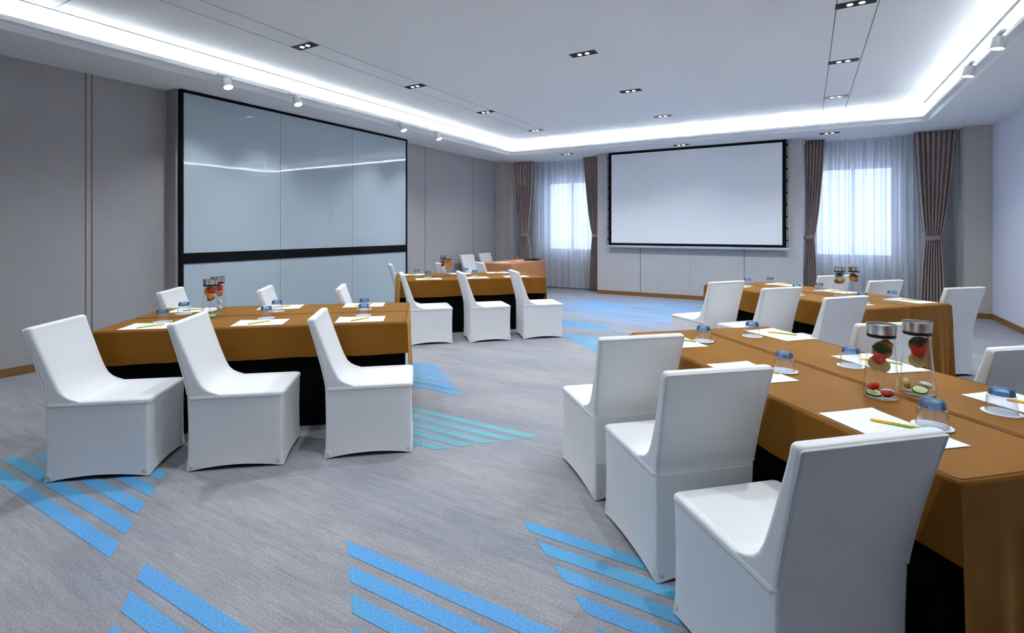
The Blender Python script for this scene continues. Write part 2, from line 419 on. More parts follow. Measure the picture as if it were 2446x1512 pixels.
def downlight():
    r = empty('recessed_downlight', (0, 0, ZC))
    bm = NB(); box(bm, -.152, .152, -.062, .062, -.004, .0, .001); obj('housing', bm, 'housing', r, 0)
    for s in (-1, 1):
        bm = NB(); lathe(bm, [(.0235, -.0062), (.0235, -.0045)], 20, s*.044, 0, True, True); obj('lamp', bm, 'lamp', r, 30)
    return r
dl0 = downlight(); reg(0)
DL = []
rows = {'left': (-4.67, (3.64, 5.42, 7.20, 9.02)), 'middle': (-2.17, (5.36, 7.13, 9.01)), 'right': (.37, (5.35, 7.12, 8.97))}
ordn = {4: ['nearest', 'second', 'third', 'farthest'], 3: ['nearest', 'middle', 'farthest']}
for rn, (x, ys) in rows.items():
    for i, y in enumerate(ys): DL.append((x, y, ZC, '%s of the %s row of ceiling downlights' % (ordn[len(ys)][i], rn), 'upper ceiling downlights'))
for x, w in ((-4.69, 'before the left window'), (-2.19, 'above the projection screen'), (.345, 'before the right window')):
    DL.append((x, 10.6, ZS, 'in the lower ceiling border ' + w, 'soffit downlights'))
for i, (x, y, z, w, g) in enumerate(DL):
    o = dl0 if i == 0 else copy_tree(dl0)
    o.location = (x, y, z)
    tag(o, 'black twin-lamp recessed downlight, ' + w, 'ceiling light', g)
DLP = 62; TRK = 18; WORLD = 4.8
for x in (-4.67, -2.17, .37):
    for y in ((.15,) if x < 0 else ()) + (1.9, 3.64, 5.38, 7.15, 9.0, 10.6):  # nearest row is unseen, added to brighten the front left chair sides
        z = (ZS if y > 10 else ZC)-.03
        spot('downlight_beam', (x, y, z), (x, y-(1.6 if y > 10 else 0), 0), DLP*(.3 if y > 10 else .6 if y < 1 else 1.5 if y > 8 else 1), 70 if y > 10 else 130, .8, .03, LC)

def track_spot(lean):
    r = empty('track_spotlight', (0, 0, ZS))
    bm = NB(); box(bm, -.018, .018, -.075, .075, -.022, 0, .003); obj('track_adapter', bm, 'whitepaint', r)
    bm = NB(); tube(bm, [(0, .03, -.02), (0, .03, -.05)], .009, 10); obj('stem', bm, 'whitepaint', r)
    T = Matrix.Translation((0, .03, -.045)) @ Matrix.Rotation(R(lean), 4, 'Y')
    bm = NB(); lathe(bm, [(.038, .012), (.050, .004), (.052, -.07), (.052, -.098), (.048, -.098), (.048, -.088)], 24, 0, 0, True, False); bm.transform(T); obj('lamp_body', bm, 'whitepaint', r, 35)
    bm = NB(); lathe(bm, [(.0485, -.096), (.0485, -.0905)], 24, 0, 0, True, True); bm.transform(T); obj('lamp_face', bm, 'spotface', r, 30)
    return r
sp0 = track_spot(-24); sp1 = track_spot(10); reg(0)
SL = [(-5.79, 3.45, 'left edge, nearest the camera'), (-5.79, 4.38, 'left edge, second from the camera'), (-5.79, 6.40, 'left edge, third from the camera'), (-5.79, 7.33, 'left edge, farthest from the camera')]
for i, (x, y, w) in enumerate(SL):
    o = sp0 if i == 0 else copy_tree(sp0)
    o.location = (x, y-.03, 3.215); tag(o, 'white cylindrical spotlight hanging at the cove, ' + w, 'spotlight', 'spotlights along the left cove')
    spot('track_beam', (x-.03, y, 3.06), (XL+.15, y, .9), TRK, 75, .9, .03, LC)
for i, (x, y, w) in enumerate([(1.50, 6.16, 'right edge, nearer the camera'), (1.50, 7.12, 'right edge, farther from the camera')]):
    o = sp1 if i == 0 else copy_tree(sp1)
    o.location = (x, y-.03, 3.215); tag(o, 'white cylindrical spotlight hanging at the cove, ' + w, 'spotlight', 'spotlights along the right cove')
    spot('track_beam', (x+.03, y, 3.06), (XR-.15, y, .9), TRK, 75, .9, .03, LC)

# daylight: overcast sky beyond the windows
W = bpy.data.worlds.new('overcast_sky'); S.world = W; W.use_nodes = True
bg = W.node_tree.nodes['Background']; bg.inputs['Color'].default_value = (.68, .79, 1, 1); bg.inputs['Strength'].default_value = WORLD
for a, b in WIN:
    o = area('window_portal', ((a+b)/2, YF+.24, (WZ0+WZ1)/2), (R(-90), 0, 0), b-a, WZ1-WZ0, 1)
    o.data.cycles.is_portal = True

# ------------------------------------------------------------------ chairs
def make_chair():
    r = empty('banquet_chair', (0, 0, 0))
    hx, hy = .229, .271
    # skirt: four stretched panels down to the floor, hems arched between the feet
    bm = NB(); loops = []
    for z in (0, .018, .06, .13, .22, .31, .40, .437):
        lp = []
        for x, y in rrect(hx, hy, .016, nc=4, ne=8):
            ex, ey = abs(x)/hx, abs(y)/hy
            mid = 1-min(ex, ey)**2 if max(ex, ey) > .93 else 0
            k = 1-.030*mid*math.sin(PI*min(1, z/.437))-.012*math.sin(PI*z/.437)
            if z < .05: k += .016*(1-z/.05)
            zz = z+(.026*mid*(1-z/.13) if z < .13 else 0)
            lp.append((x*k, y*k, zz+.002))
        loops.append(lp)
    loft(bm, loops, False, True); sk = obj('skirt', bm, 'cover', r, 50)
    # seat
    bm = NB(); loops = []
    for z, i in ((.425, .006), (.432, -.001), (.444, -.003), (.452, .003), (.4565, .014), (.459, .05), (.462, .12)):
        loops.append([(x, y, z) for x, y in rrect(hx-i, hy-i-.0, .022, 0, .002, 4, 8)])
    loft(bm, loops); seat = obj('seat', bm, 'cover', r, 60)
    pp = rrect(hx+.0015, hy+.0015, .022, 0, .002, 4, 8)
    i0 = max(range(len(pp)), key=lambda i: (pp[i][0] > 0)*(-abs(pp[i][1]+.25))-9*(pp[i][0] <= 0))
    path = []
    for k in range(len(pp)):
        q = pp[(i0+k) % len(pp)]
        if q[1] < -.256: break
        path.append((q[0], q[1], .4335))
    bm = NB(); tube(bm, path, .0034, 6); obj('piping', bm, 'piping', seat, 60)
    # back
    st = [(.436, -.271, -.075, .2285), (.452, -.272, -.085, .2290), (.4605, -.272, -.105, .2290), (.470, -.273, -.132, .2292), (.485, -.275, -.160, .2295),
          (.51, -.280, -.186, .230), (.55, -.288, -.208, .2305), (.60, -.300, -.228, .2315), (.66, -.315, -.250, .233), (.73, -.333, -.275, .236), (.80, -.352, -.301, .2395),
          (.855, -.367, -.320, .2425), (.872, -.3715, -.3235, .2432), (.882, -.3710, -.326, .2415), (.888, -.367, -.330, .2375), (.8895, -.360, -.337, .230)]
    bm = NB()
    loft(bm, [[(x, y, z) for x, y in rrect(hw, (yf-yr)/2, .017, 0, (yf+yr)/2, 4, 8)] for z, yr, yf, hw in st], False, True)
    back = obj('backrest', bm, 'cover', r, 60)
    pts = []
    side = [(hw-.004, yr+.004, z) for z, yr, yf, hw in st[2:13]]
    path = [(x, y, z) for x, y, z in side]
    top = [(x, -.3725+.004*0, .8795) for x in (.236, .15, 0, -.15, -.236)]
    path = side + top + [(-x, y, z) for x, y, z in side[::-1]]
    bm = NB(); tube(bm, path, .0042, 6); obj('piping', bm, 'piping', back, 60)
    for sx in (-1, 1):
        for sy in (-1, 1):
            bm = NB()
            ball(bm, (sx*.204, sy*.246, .030), (.030, .030, .046), 12, 8, None, .0018)
            for v in bm.verts: v.co.z = max(.001, v.co.z)
            obj('foot_pocket', bm, 'pocket', r, 70)
    return r
ch0 = make_chair(); reg(0)
CH = [
 ('front left table, near side, leftmost', -3.71, 1.539, 39.5), ('front left table, near side, middle', -3.148, 2.019, 39.8), ('front left table, near side, rightmost beside the aisle', -2.58, 2.551, 40.8),
 ('front left table, far side, leftmost', -4.90, 2.78, 42.3), ('front left table, far side, middle', -4.275, 3.32, 43.4), ('front left table, far side, right before the glass board', -3.735, 3.77, 42.2),
 ('rear left table, near side, leftmost', -4.266, 5.23, 45.6), ('rear left table, near side, middle', -3.71, 5.745, 46.1), ('rear left table, near side, rightmost beside the aisle', -3.197, 6.271, 43.3),
 ('rear left table, far side, left end before the glass board', -5.60, 6.43, 48), ('rear left table, far side, middle behind the carafes', -5.06, 7.005, 50), ('rear left table, far side, rightmost', -4.603, 7.54, 48.2),
 ('peach side table by the left wall, nearer one', -6.27, 9.42, -1.5), ('peach side table by the left wall, farther one', -6.28, 10.17, -.7),
 ('front right table, near side, nearest the camera', -.088, 1.942, 133.0), ('front right table, near side, middle', -.546, 2.459, 132.6), ('front right table, near side, farthest and leftmost', -.997, 2.936, 133.2),
 ('front right table, far side, cut by the photo edge', .70, 3.64, 131), ('front right table, far side, behind the two carafes', .222, 4.07, 129),
 ('rear right table, near side, leftmost', -1.027, 6.161, 142), ('rear right table, near side, middle', -.477, 5.807, 139.5), ('rear right table, near side, rightmost', .018, 5.322, 139.6),
 ('rear right table, far side, left beside the carafes', .04, 7.61, 135.3), ('rear right table, far side, middle before the window', .50, 7.19, 137), ('rear right table, far side, rightmost before the right pier', 1.085, 6.735, 133.3)]
for i, (w, x, y, a) in enumerate(CH):
    o = ch0 if i == 0 else copy_tree(ch0)
    o.location = (x, y, 0); o.rotation_euler = (0, 0, R(a-90))
    g = w.split(',')[0]
    tag(o, 'white fabric-covered chair at the ' + w, 'chair', 'chairs at the ' + g)

# ------------------------------------------------------------------ tables and cloths
TH = .75
def cloth_mesh(Ln, Wd, front, rear, ends, seed):
    """draped cloth, top Ln x Wd centred on the origin, with its own drop on each side; local +y is the front"""
    rnd = random.Random(seed); bm = NB(); hx, hy, rr = Ln/2, Wd/2, .014
    # top sheet with a soft rim
    loft(bm, [[(x, y, z) for x, y in rrect(hx-i, hy-i, .02, 0, 0, 3, 10)] for z, i in ((TH-.014, 0), (TH-.006, .002), (TH-.001, .008), (TH, .02))], False, True)
    def panel(p0, p1, nrm, drop, nw, amp, flare):
        n_, m_ = 40, 8; ph = rnd.uniform(0, 6); f1 = rnd.uniform(.9, 1.15)
        gv = []
        for j in range(m_+1):
            t = j/m_; row = []
            for i in range(n_+1):
                u = i/n_
                edge = min(1, min(u, 1-u)*9)
                w = amp*t**1.2*(math.sin(2*PI*nw*f1*u+ph)+.5*math.sin(2*PI*nw*2.3*u+ph*1.7))*edge
                off = w+flare*t+amp*.6*t*(1-edge)
                q = Vector(p0).lerp(Vector(p1), u)
                ex = (u-.5)*2*.010*t if (drop < .5 or u > .5) else 0
                d_ = (Vector(p1)-Vector(p0)).normalized()
                row.append(bm.verts.new((q.x+nrm[0]*off+d_.x*ex, q.y+nrm[1]*off+d_.y*ex, TH-.013-(drop-.013)*t+.004*t*math.sin(5*u*PI+ph)*(1 if drop < .5 else 0))))
            gv.append(row)
        for j in range(m_):
            for i in range(n_): bm.faces.new((gv[j][i], gv[j][i+1], gv[j+1][i+1], gv[j+1][i]))
    panel((-hx, hy, 0), (hx, hy, 0), (0, 1), front, 6, .0045, .004)
    panel((-hx, -hy, 0), (hx, -hy, 0), (0, -1), rear, 6, .001, .0)
    panel((-hx, -hy, 0), (-hx, hy, 0), (-1, 0), ends, 2.2, .012, .02)
    panel((hx, -hy, 0), (hx, hy, 0), (1, 0), ends, 2.2, .012, .02)
    return bm
def folding_table(loc, rz, Ln, Wd, label, group):
    t = empty('folding_table', loc, rz); hx, hy = Ln/2, Wd/2
    bm = NB(); box(bm, -hx+.015, hx-.015, -hy+.015, hy-.015, .705, .733, .004); obj('tabletop', bm, 'wood', t)
    for sx in (-1, 1):
        bm = NB(); x = sx*(hx-.28)
        tube(bm, [(x, -hy+.09, .705), (x, -hy+.09, .012), (x, -hy+.085, .012)], .013, 8); tube(bm, [(x, hy-.09, .705), (x, hy-.09, .012), (x, hy-.085, .012)], .013, 8)
        tube(bm, [(x, -hy+.09, .3), (x, hy-.09, .3)], .009, 8); obj('leg', bm, 'blackmetal', t)
    bm = NB(); lp = []
    for z in (.703, .40, .006):
        k = []
        for i, (x, y) in enumerate(rrect(hx-.04, hy-.03, .03, 0, 0, 3, 60)):
            a = .006*math.sin(i*1.9)*(1 if z < .6 else .4)
            n_ = Vector((x/hx, y/hy)).normalized()
            k.append((x+a*n_.x, y+a*n_.y, z))
        lp.append(k)
    loft(bm, lp, False, False); obj('black_skirt', bm, 'black', t, 60)
    return tag(t, label, 'table', group)
TBL = {}
def table_pair(key, org, ang, Ln, side, nm, flip):
    """two narrow tables side by side; org is a front corner, ang the long direction, side +1 if the depth runs to its left"""
    a = R(ang); f = Vector((math.cos(a), math.sin(a))); nrm = Vector((-f.y, f.x))*side
    o = Vector(org); TBL[key] = (o, f, nrm, nm)
    Wd, gap = .531, .010
    for h in (0, 1):
        c = o+f*(Ln/2)+nrm*(Wd/2+h*(Wd+gap))
        fr = -nrm if h == 0 else nrm           # front of each half faces its own seats
        rz = math.atan2(fr.y, fr.x)-PI/2
        half = 'near' if h == 0 else 'far'
        folding_table((c.x, c.y, 0), rz, Ln-.012, Wd-.012, 'narrow black-skirted table forming the %s half of the %s' % (half, nm), 'paired tables')
        bm = cloth_mesh(Ln, Wd, .235, .20, .725, hash_(key)+h)
        cl = obj('tablecloth', bm, 'cloth', None, 50)
        cl.location = (c.x, c.y, 0); cl.rotation_euler = (0, 0, rz)
        tag(cl, 'ochre brown tablecloth draped over the %s half of the %s' % (half, nm), 'tablecloth', 'ochre tablecloths')
        bm = NB(); tube(bm, [(x, y, TH-.0012) for x, y in rrect(Ln/2-.012, Wd/2-.012, .016, 0, 0, 3, 2)], .0022, 5, True)
        obj('stitched_seam', bm, 'clothseam', cl, 60)
def hash_(s): return sum(ord(c)*(i+3) for i, c in enumerate(s))
table_pair('FL', (-4.239, 1.577), 40.26, 2.125, 1, 'front left table', 0)
table_pair('RL', (-4.786, 5.253), 46.1, 2.10, 1, 'rear left table', 0)
table_pair('FR', (.37, 1.846), 132.3, 2.10, -1, 'front right table', 0)
table_pair('RR', (.467, 5.433), 138.2, 2.15, -1, 'rear right table', 0)
# peach side table in the far left corner
side_c = (-5.575, 9.725)
folding_table((*side_c, 0), R(-90), 1.54, .77, 'black-skirted side table in the far left corner under a daylight-tinted cloth', 'paired tables')
cl = obj('tablecloth', cloth_mesh(1.55, .78, .725, .725, .725, 5), 'peach', None, 50)
cl.location = (*side_c, 0); cl.rotation_euler = (0, 0, R(-90))
tag(cl, 'daylight-tinted peach tablecloth hanging to the floor on the side table by the left window', 'tablecloth')

# ------------------------------------------------------------------ table settings
def wp(key, s, t, z=TH):
    o, f, nrm, nm = TBL[key]; p = o+f*s+nrm*t; return Vector((p.x, p.y, z))
def sang(key): f = TBL[key][1]; return math.atan2(f.y, f.x)
def make_paper():
    bm = NB(); n_ = 10; rows = []
    top, bot = [], []
    for i in range(n_+1):
        x = -.1775+.355*i/n_
        for lst, dz in ((bot, .0005), (top, .0022)):
            lst.append([bm.verts.new((x, y, dz+(.003*max(0, (i-8)/2)**2 if y < 0 else .001*max(0, (2-i)/2)**2))) for y in (-.123, 0, .123)])
    for lst, s in ((bot, -1), (top, 1)):
        for i in range(n_):
            for j in range(2):
                v = (lst[i][j], lst[i+1][j], lst[i+1][j+1], lst[i][j+1]); bm.faces.new(v if s > 0 else v[::-1])
    for j in range(2):
        bm.faces.new((top[0][j], top[0][j+1], bot[0][j+1], bot[0][j])); bm.faces.new((bot[n_][j], bot[n_][j+1], top[n_][j+1], top[n_][j]))
    for i in range(n_):
        bm.faces.new((bot[i][0], bot[i+1][0], top[i+1][0], top[i][0])); bm.faces.new((top[i][2], top[i+1][2], bot[i+1][2], bot[i][2]))
    o = obj('paper_sheet', bm, 'paper', None, 40)
    bm = NB(); rnd = random.Random(3); y = -.002
    while y < .098:                               # faint line of small print near one short edge
        w = rnd.uniform(.003, .008); x = -.058+rnd.uniform(-.0012, .0012)
        box(bm, x-.0028, x+.0028, y, y+w, .0022, .0025); y += w+rnd.uniform(.002, .007)
    obj('print', bm, 'ink', o, 0)
    return o
def make_pencil():
    r = empty('pencil', (0, 0, 0))
    bm = NB(); lathe(bm, [(.0047, -.075), (.0047, .095)], 6, 0, 0, True, True); bm.transform(Matrix.Rotation(R(90), 4, 'X')); b = obj('barrel', bm, 'pgreen', r, 30)
    bm = NB(); lathe(bm, [(.0050, .038), (.0050, .095), (.0036, .098)], 12, 0, 0, True, True); bm.transform(Matrix.Rotation(R(90), 4, 'X')); e_ = obj('yellow_cap', bm, 'pyellow', r, 30); e_['label'] = 'yellow end of the pencil'
    for q in (b, e_): q.location = (0, 0, .0051)
    return r
def make_glass():
    r = empty('tumbler', (0, 0, 0))
    bm = NB()   # upturned: rim down, heavy foot up
    n_ = 36
    prof = [(.0482, 0), (.0485, .003), (.0462, .03), (.0440, .058), (.0425, .064), (.0395, .067)]
    inner = [(.0465, 0), (.0445, .03), (.0422, .056), (.030, .061), (.001, .062)]
    def lp(rad, z, fac): return [(rad*(1-fac*(.5+.5*math.cos(9*2*PI*k/n_)))*math.cos(2*PI*k/n_), rad*(1-fac*(.5+.5*math.cos(9*2*PI*k/n_)))*math.sin(2*PI*k/n_), z) for k in range(n_)]
    loft(bm, [lp(a, z, 0) for a, z in inner[::-1]]+[lp(a, z, .03 if .02 < z < .06 else 0) for a, z in prof], False, False)
    body = obj('glass_wall', bm, 'tumbler', r, 50)
    bm = NB()
    loft(bm, [lp(.0405, .0665, .02), lp(.0405, .072, .05), lp(.0395, .082, .05), lp(.0365, .0895, .03), lp(.030, .0925, 0)], True, True)
    f = obj('foot', bm, 'skytint', r, 45); f['label'] = 'thick glass foot tinted for sky reflection'
    return r
def make_coaster():
    bm = NB(); n_ = 48
    loft(bm, [[((.0605+(.0012 if k % 2 else 0)-i)*math.cos(2*PI*k/n_), (.0605+(.0012 if k % 2 else 0)-i)*math.sin(2*PI*k/n_), z) for k in range(n_)] for z, i in ((.0004, .0), (.0018, 0), (.0024, .003))], True, True)
    return obj('coaster', bm, 'coaster', None, 40)
pap0, pen0, gls0, cst0 = make_paper(), make_pencil(), make_glass(), make_coaster(); reg(0)
used = {}
def place(proto, key, *a, **k):
    first = proto.name not in used; used[proto.name] = 1
    return proto if first else copy_tree(proto)
SEATN = {'FL': ['left', 'middle', 'right'], 'RL': ['left', 'middle', 'right'], 'FR': ['nearest', 'middle', 'farthest'], 'RR': ['right', 'middle', 'left']}
# (table, seat index, side 0 near / 1 far): paper (s, t), glass (s, t), turn of the paper in degrees
SET = {
 ('FL', 0, 0): ((.322, .155), (.309, .320), 0), ('FL', 1, 0): ((1.045, .165), (1.032, .342), 1), ('FL', 2, 0): ((1.768, .172), (1.767, .368), 0),
 ('FL', 0, 1): ((.302, .905), (.288, .719), 0), ('FL', 1, 1): ((.992, .945), (1.015, .712), 1), ('FL', 2, 1): ((1.714, .945), (1.739, .690), -1),
 ('RL', 0, 0): ((.402, .155), (.420, .395), 0), ('RL', 1, 0): ((1.085, .155), (1.112, .385), 1), ('RL', 2, 0): ((1.694, .190), (1.70, .380), 0),
 ('RL', 0, 1): ((.245, .925), (.296, .741), 0), ('RL', 1, 1): ((.980, .925), (1.050, .76), 0), ('RL', 2, 1): ((1.603, .945), (1.701, .769), 0),
 ('FR', 0, 0): ((.354, .157), (.333, .322), 0), ('FR', 1, 0): ((1.077, .155), (1.056, .330), 1), ('FR', 2, 0): ((1.785, .155), (1.744, .330), 0),
 ('FR', 0, 1): ((.415, .925), (.392, .728), 2), ('FR', 1, 1): ((1.085, .925), (1.071, .737), -1), ('FR', 2, 1): ((1.820, .945), (1.818, .735), 6),
 ('RR', 0, 0): ((.330, .170), (.330, .360), 0), ('RR', 1, 0): ((1.075, .165), (1.075, .355), 0), ('RR', 2, 0): ((1.86, .185), (1.80, .36), 0),
 ('RR', 0, 1): ((.262, .900), (.326, .752), 0), ('RR', 1, 1): ((1.035, .915), (1.123, .738), 0), ('RR', 2, 1): ((1.790, .925), (1.834, .749), 0)}
for (key, si, far), ((ps, pt), (gs, gt), tw) in SET.items():
    nm = TBL[key][3]; sd = 'far' if far else 'near'; pos = '%s, %s side, %s seat' % (nm, sd, SEATN[key][si])
    left = key in ('FL', 'RL')
    a = sang(key)+(PI if left else 0)+R(tw)+(PI if far and left else 0)*0
    o = place(pap0, key); p = wp(key, ps, pt, TH+.0006); o.location = p; o.rotation_euler = (0, 0, a+(PI if (far and not left) else 0)*0)
    if not left: o.rotation_euler.z = sang(key)+R(tw)
    tag(o, 'white paper sheet on the ' + pos, 'paper', 'paper sheets on the ' + nm)
    # pencil lies across the sheet
    dv = ((.110, .117) if left else (.133, -.110)) if not far else ((.120, .100) if left else (.130, -.115))
    o_, f, nrm, _ = TBL[key]
    d = f*dv[0]+nrm*dv[1]
    pc = wp(key, ps-(.005 if not left else .012), pt+(.062 if (not far and not left) else .0)-(.036 if (left and not far) else 0)+(.03 if (far and not left) else 0)-(.02 if far and left else 0), TH+.0031)
    o = place(pen0, key); o.location = pc; o.rotation_euler = (0, 0, math.atan2(d.y, d.x)+PI/2)
    tag(o, 'yellow and lime green pencil on paper, ' + pos, 'pencil', 'pencils on the ' + nm)
    gp = wp(key, gs, gt, TH+.0006)
    ov = (abs(gs-ps) < .23 and abs(gt-pt) < .185)
    o = place(cst0, key); o.location = gp+Vector((0, 0, .0028 if ov else 0)); o.rotation_euler = (0, 0, random.uniform(0, 6))
    tag(o, 'round white coaster under a tumbler, ' + pos, 'coaster', 'coasters on the ' + nm)
    o = place(gls0, key); o.location = gp+Vector((0, 0, .0026+(.0028 if ov else 0))); o.rotation_euler = (0, 0, random.uniform(0, 6))
    tag(o, 'upturned clear tumbler with sky-tinted foot, ' + pos, 'glass', 'tumblers on the ' + nm)
# side table things
for (s, x, y, a) in (('nearer the room', -5.62, 9.30, 95), ('farther back', -5.62, 10.02, 88)):
    o = copy_tree(pap0); o.location = (x, y, TH+.0006); o.rotation_euler = (0, 0, R(a)); tag(o, 'white paper sheet on the peach side table, ' + s, 'paper', 'paper sheets on the peach side table')
o = copy_tree(cst0); o.location = (-5.70, 9.66, TH+.0006); tag(o, 'round white coaster on the peach side table', 'coaster')
o = copy_tree(gls0); o.location = (-5.70, 9.66, TH+.0032); tag(o, 'upturned clear tumbler on the peach side table', 'glass')
bm = NB(); lathe(bm, [(.050, .0), (.050, .004), (.046, .03), (.038, .058), (.028, .068), (.001, .070)], 24, 0, 0, True, False)
o = obj('cup', bm, 'amber', None, 50); o.location = (-5.80, 10.28, TH+.0008); tag(o, 'small brown upturned cup near the back of the peach side table', 'cup')
tr = empty('presentation_tray', (-5.40, 10.30, TH+.0008), R(8))
bm = NB(); box(bm, -.15, .15, -.19, .19, 0, .010, .003); obj('tray_base', bm, 'blackmetal', tr)
bm = NB(); tube(bm, [(x, y, .016) for x, y in rrect(.146, .186, .02, 0, 0, 4, 2)], .008, 6, True); obj('rim', bm, 'blackmetal', tr)
bm = NB(); box(bm, -.04, .05, .04, .15, .010, .034, .006); obj('black_box', bm, 'blackmetal', tr)
tag(tr, 'flat black tray at the window end of the peach side table', 'tray')

# ------------------------------------------------------------------ carafes and fruit
def make_carafe():
    r = empty('water_carafe', (0, 0, 0))
    bm = NB()
    lathe(bm, [(.001, .002), (.055, .002), (.063, .005), (.0645, .012), (.0635, .03), (.058, .09), (.052, .16), (.0475, .215), (.046, .245), (.0465, .262)], 40)
    obj('glass_body', bm, 'glass', r, 60)
    bm = NB(); lathe(bm, [(.044, .250), (.050, .252), (.0515, .257), (.0505, .263), (.044, .265)], 32); obj('gasket', bm, 'rubber', r, 50)
    bm = NB(); lathe(bm, [(.043, .264), (.0495, .265), (.0505, .268), (.0520, .300), (.0530, .306), (.0505, .3055), (.049, .298), (.001, .296)], 40); obj('steel_lid', bm, 'steel', r, 40)
    return r
car0 = make_carafe(); reg(0)
def fr_slice(rad, th, flesh, rind):   # citrus or cucumber round
    def f(nm):
        bm = NB(); lathe(bm, [(rad*.9, -th/2), (rad*.9, th/2)], 20, 0, 0, True, True); o = obj(nm, bm, flesh, None, 30)
        bm = NB(); lathe(bm, [(rad*.9, -th/2), (rad, -th*.35), (rad, th*.35), (rad*.9, th/2)], 24); obj('rind', bm, rind, o, 40)
        return o
    return f
def fr_chunk(s, mat):
    def f(nm):
        bm = NB(); ball(bm, (0, 0, 0), s, 12, 8, None, .0022); return obj(nm, bm, mat, None, 40)
    return f
def fr_leaf():
    def f(nm):
        bm = NB(); n_ = 8; a, b = [], []
        for i in range(n_+1):
            u = i/n_; w = .017*math.sin(PI*min(1, u*.96+.02))**.7
            for lst, dz in ((a, .0011), (b, -.0011)):
                lst.append([bm.verts.new((-.034+.068*u, w*k, dz+.006*abs(k)+.006*math.sin(3*u))) for k in (-1, -.5, 0, .5, 1)])
        for i in range(n_):
            for j in range(4):
                bm.faces.new((a[i][j], a[i+1][j], a[i+1][j+1], a[i][j+1])); bm.faces.new((b[i][j+1], b[i+1][j+1], b[i+1][j], b[i][j]))
            for j, fl in ((0, 0), (4, 1)): bm.faces.new((a[i][j], b[i][j], b[i+1][j], a[i+1][j]))
        bm.faces.new([q for q in a[0]]+[q for q in b[0][::-1]]); bm.faces.new([q for q in a[n_][::-1]]+[q for q in b[n_]])
        return obj(nm, bm, 'leaf', None, 60)
    return f
KIND = {
 'orange': ('orange_slice', fr_slice(.036, .008, 'orange', 'lemon'), 'round orange slice', 'fruit'),
 'melon': ('watermelon_piece', fr_chunk((.027, .010, .027), 'watermelon'), 'red watermelon piece', 'fruit'),
 'melonb': ('papaya_piece', fr_chunk((.025, .010, .025), 'orange'), 'orange fruit piece', 'fruit'),
 'leaf': ('mint_leaf', fr_leaf(), 'dark green leaf', 'leaf'),
 'apple': ('apple_slice', fr_slice(.030, .010, 'pale', 'lemon'), 'pale fruit slice', 'fruit'),
 'cuc': ('cucumber_slice', fr_slice(.028, .007, 'cucumber', 'rind'), 'cucumber slice', 'vegetable'),
 'tom': ('cherry_tomato', fr_chunk((.023, .015, .015), 'tomato'), 'red cherry tomato', 'vegetable'),
 'ice': ('lychee_piece', fr_chunk((.026, .018, .012), 'ice'), 'white fruit piece', 'fruit'),
 'lime': ('lime_wedge', fr_chunk((.013, .022, .024), 'pale'), 'yellow green wedge', 'fruit')}
proto_f = {}
# camera-facing frame of each carafe: (right, toward viewer, up, tilt about right, roll about view axis)
from mathutils.bvhtree import BVHTree
def wall_r(z):      # inside radius of the carafe at height z
    pr = [(.006, .058), (.012, .0615), (.03, .0605), (.09, .055), (.16, .049), (.215, .0445), (.246, .043)]
    for (a, ra), (b, rb) in zip(pr, pr[1:]):
        if z <= b: return ra+(rb-ra)*max(0, (z-a))/(b-a)
    return .043
def fit_inside(ms, c, base, rot, placed, rnd):
    """nudge a piece of fruit so that it lies inside the glass and beside its neighbours"""
    vs = [v for m_ in ms for v in m_.vertices]; ps = []; b = 0
    for m_ in ms:
        ps += [tuple(b+i for i in p.vertices) for p in m_.polygons]; b += len(m_.vertices)
    best = None
    for k in range(1500):
        sc = 1-.035*(k//120)
        e_ = .022*min(1, (k % 120)/70)
        off = Vector((rnd.uniform(-e_, e_), rnd.uniform(-e_, e_), rnd.uniform(-e_, e_)*1.2))
        M_ = Matrix.Translation(base+off) @ rot @ Matrix.Scale(sc, 4)
        w = [M_ @ v.co for v in vs]
        if any((p.xy-c.xy).length > wall_r(p.z-c.z) or p.z-c.z < .0065 or p.z-c.z > .246 for p in w): continue
        t = BVHTree.FromPolygons(w, ps)
        if k < 1440 and any(t.overlap(q) for q in placed): continue
        placed.append(t); return base+off, sc
    return None
def fruits(key_pos, name, items):
    placed = []; rnd = random.Random(name)
    c = Vector(key_pos)
    v = Vector((-c.x, -c.y)).normalized(); rt = Vector((-v.y, v.x))
    ang = math.atan2(rt.y, rt.x)
    for kind, rx, tv, z, pitch, roll, lab in items:
        nm, mk, txt, cat = KIND[kind]
        if kind not in proto_f:
            o = mk(nm); proto_f[kind] = o; reg(0)
        else: o = copy_tree(proto_f[kind])
        p = c.to_2d()+rt*rx+v*tv
        rot = Matrix.Rotation(ang, 4, 'Z') @ Matrix.Rotation(R(roll), 4, 'Y') @ Matrix.Rotation(R(pitch), 4, 'X')
        r_ = fit_inside([o.data]+[q.data for q in KIDS.get(o.name, KIDS.get(nm, []))], c, Vector((p.x, p.y, c.z+z)), rot, placed, rnd)
        if r_ is None: print('NOFIT', name, lab); r_ = (Vector((p.x, p.y, c.z+z)), .6)
        o.location = r_[0]; o.scale = (r_[1],)*3; o.rotation_euler = rot.to_euler()
        tag(o, '%s %s in the %s' % (txt, lab, name), cat, 'fruit pieces in the ' + name)
CAR = []
def carafe(key, s, t, which, items):
    nm = '%s carafe on the %s' % (which, TBL[key][3])
    o = place(car0, key); p = wp(key, s, t, TH+.0012); o.location = p
    tag(o, 'glass carafe of fruit water, steel lid, %s one on the %s' % (which, TBL[key][3]), 'carafe', 'carafes on the tables')
    fruits(p, nm, items)
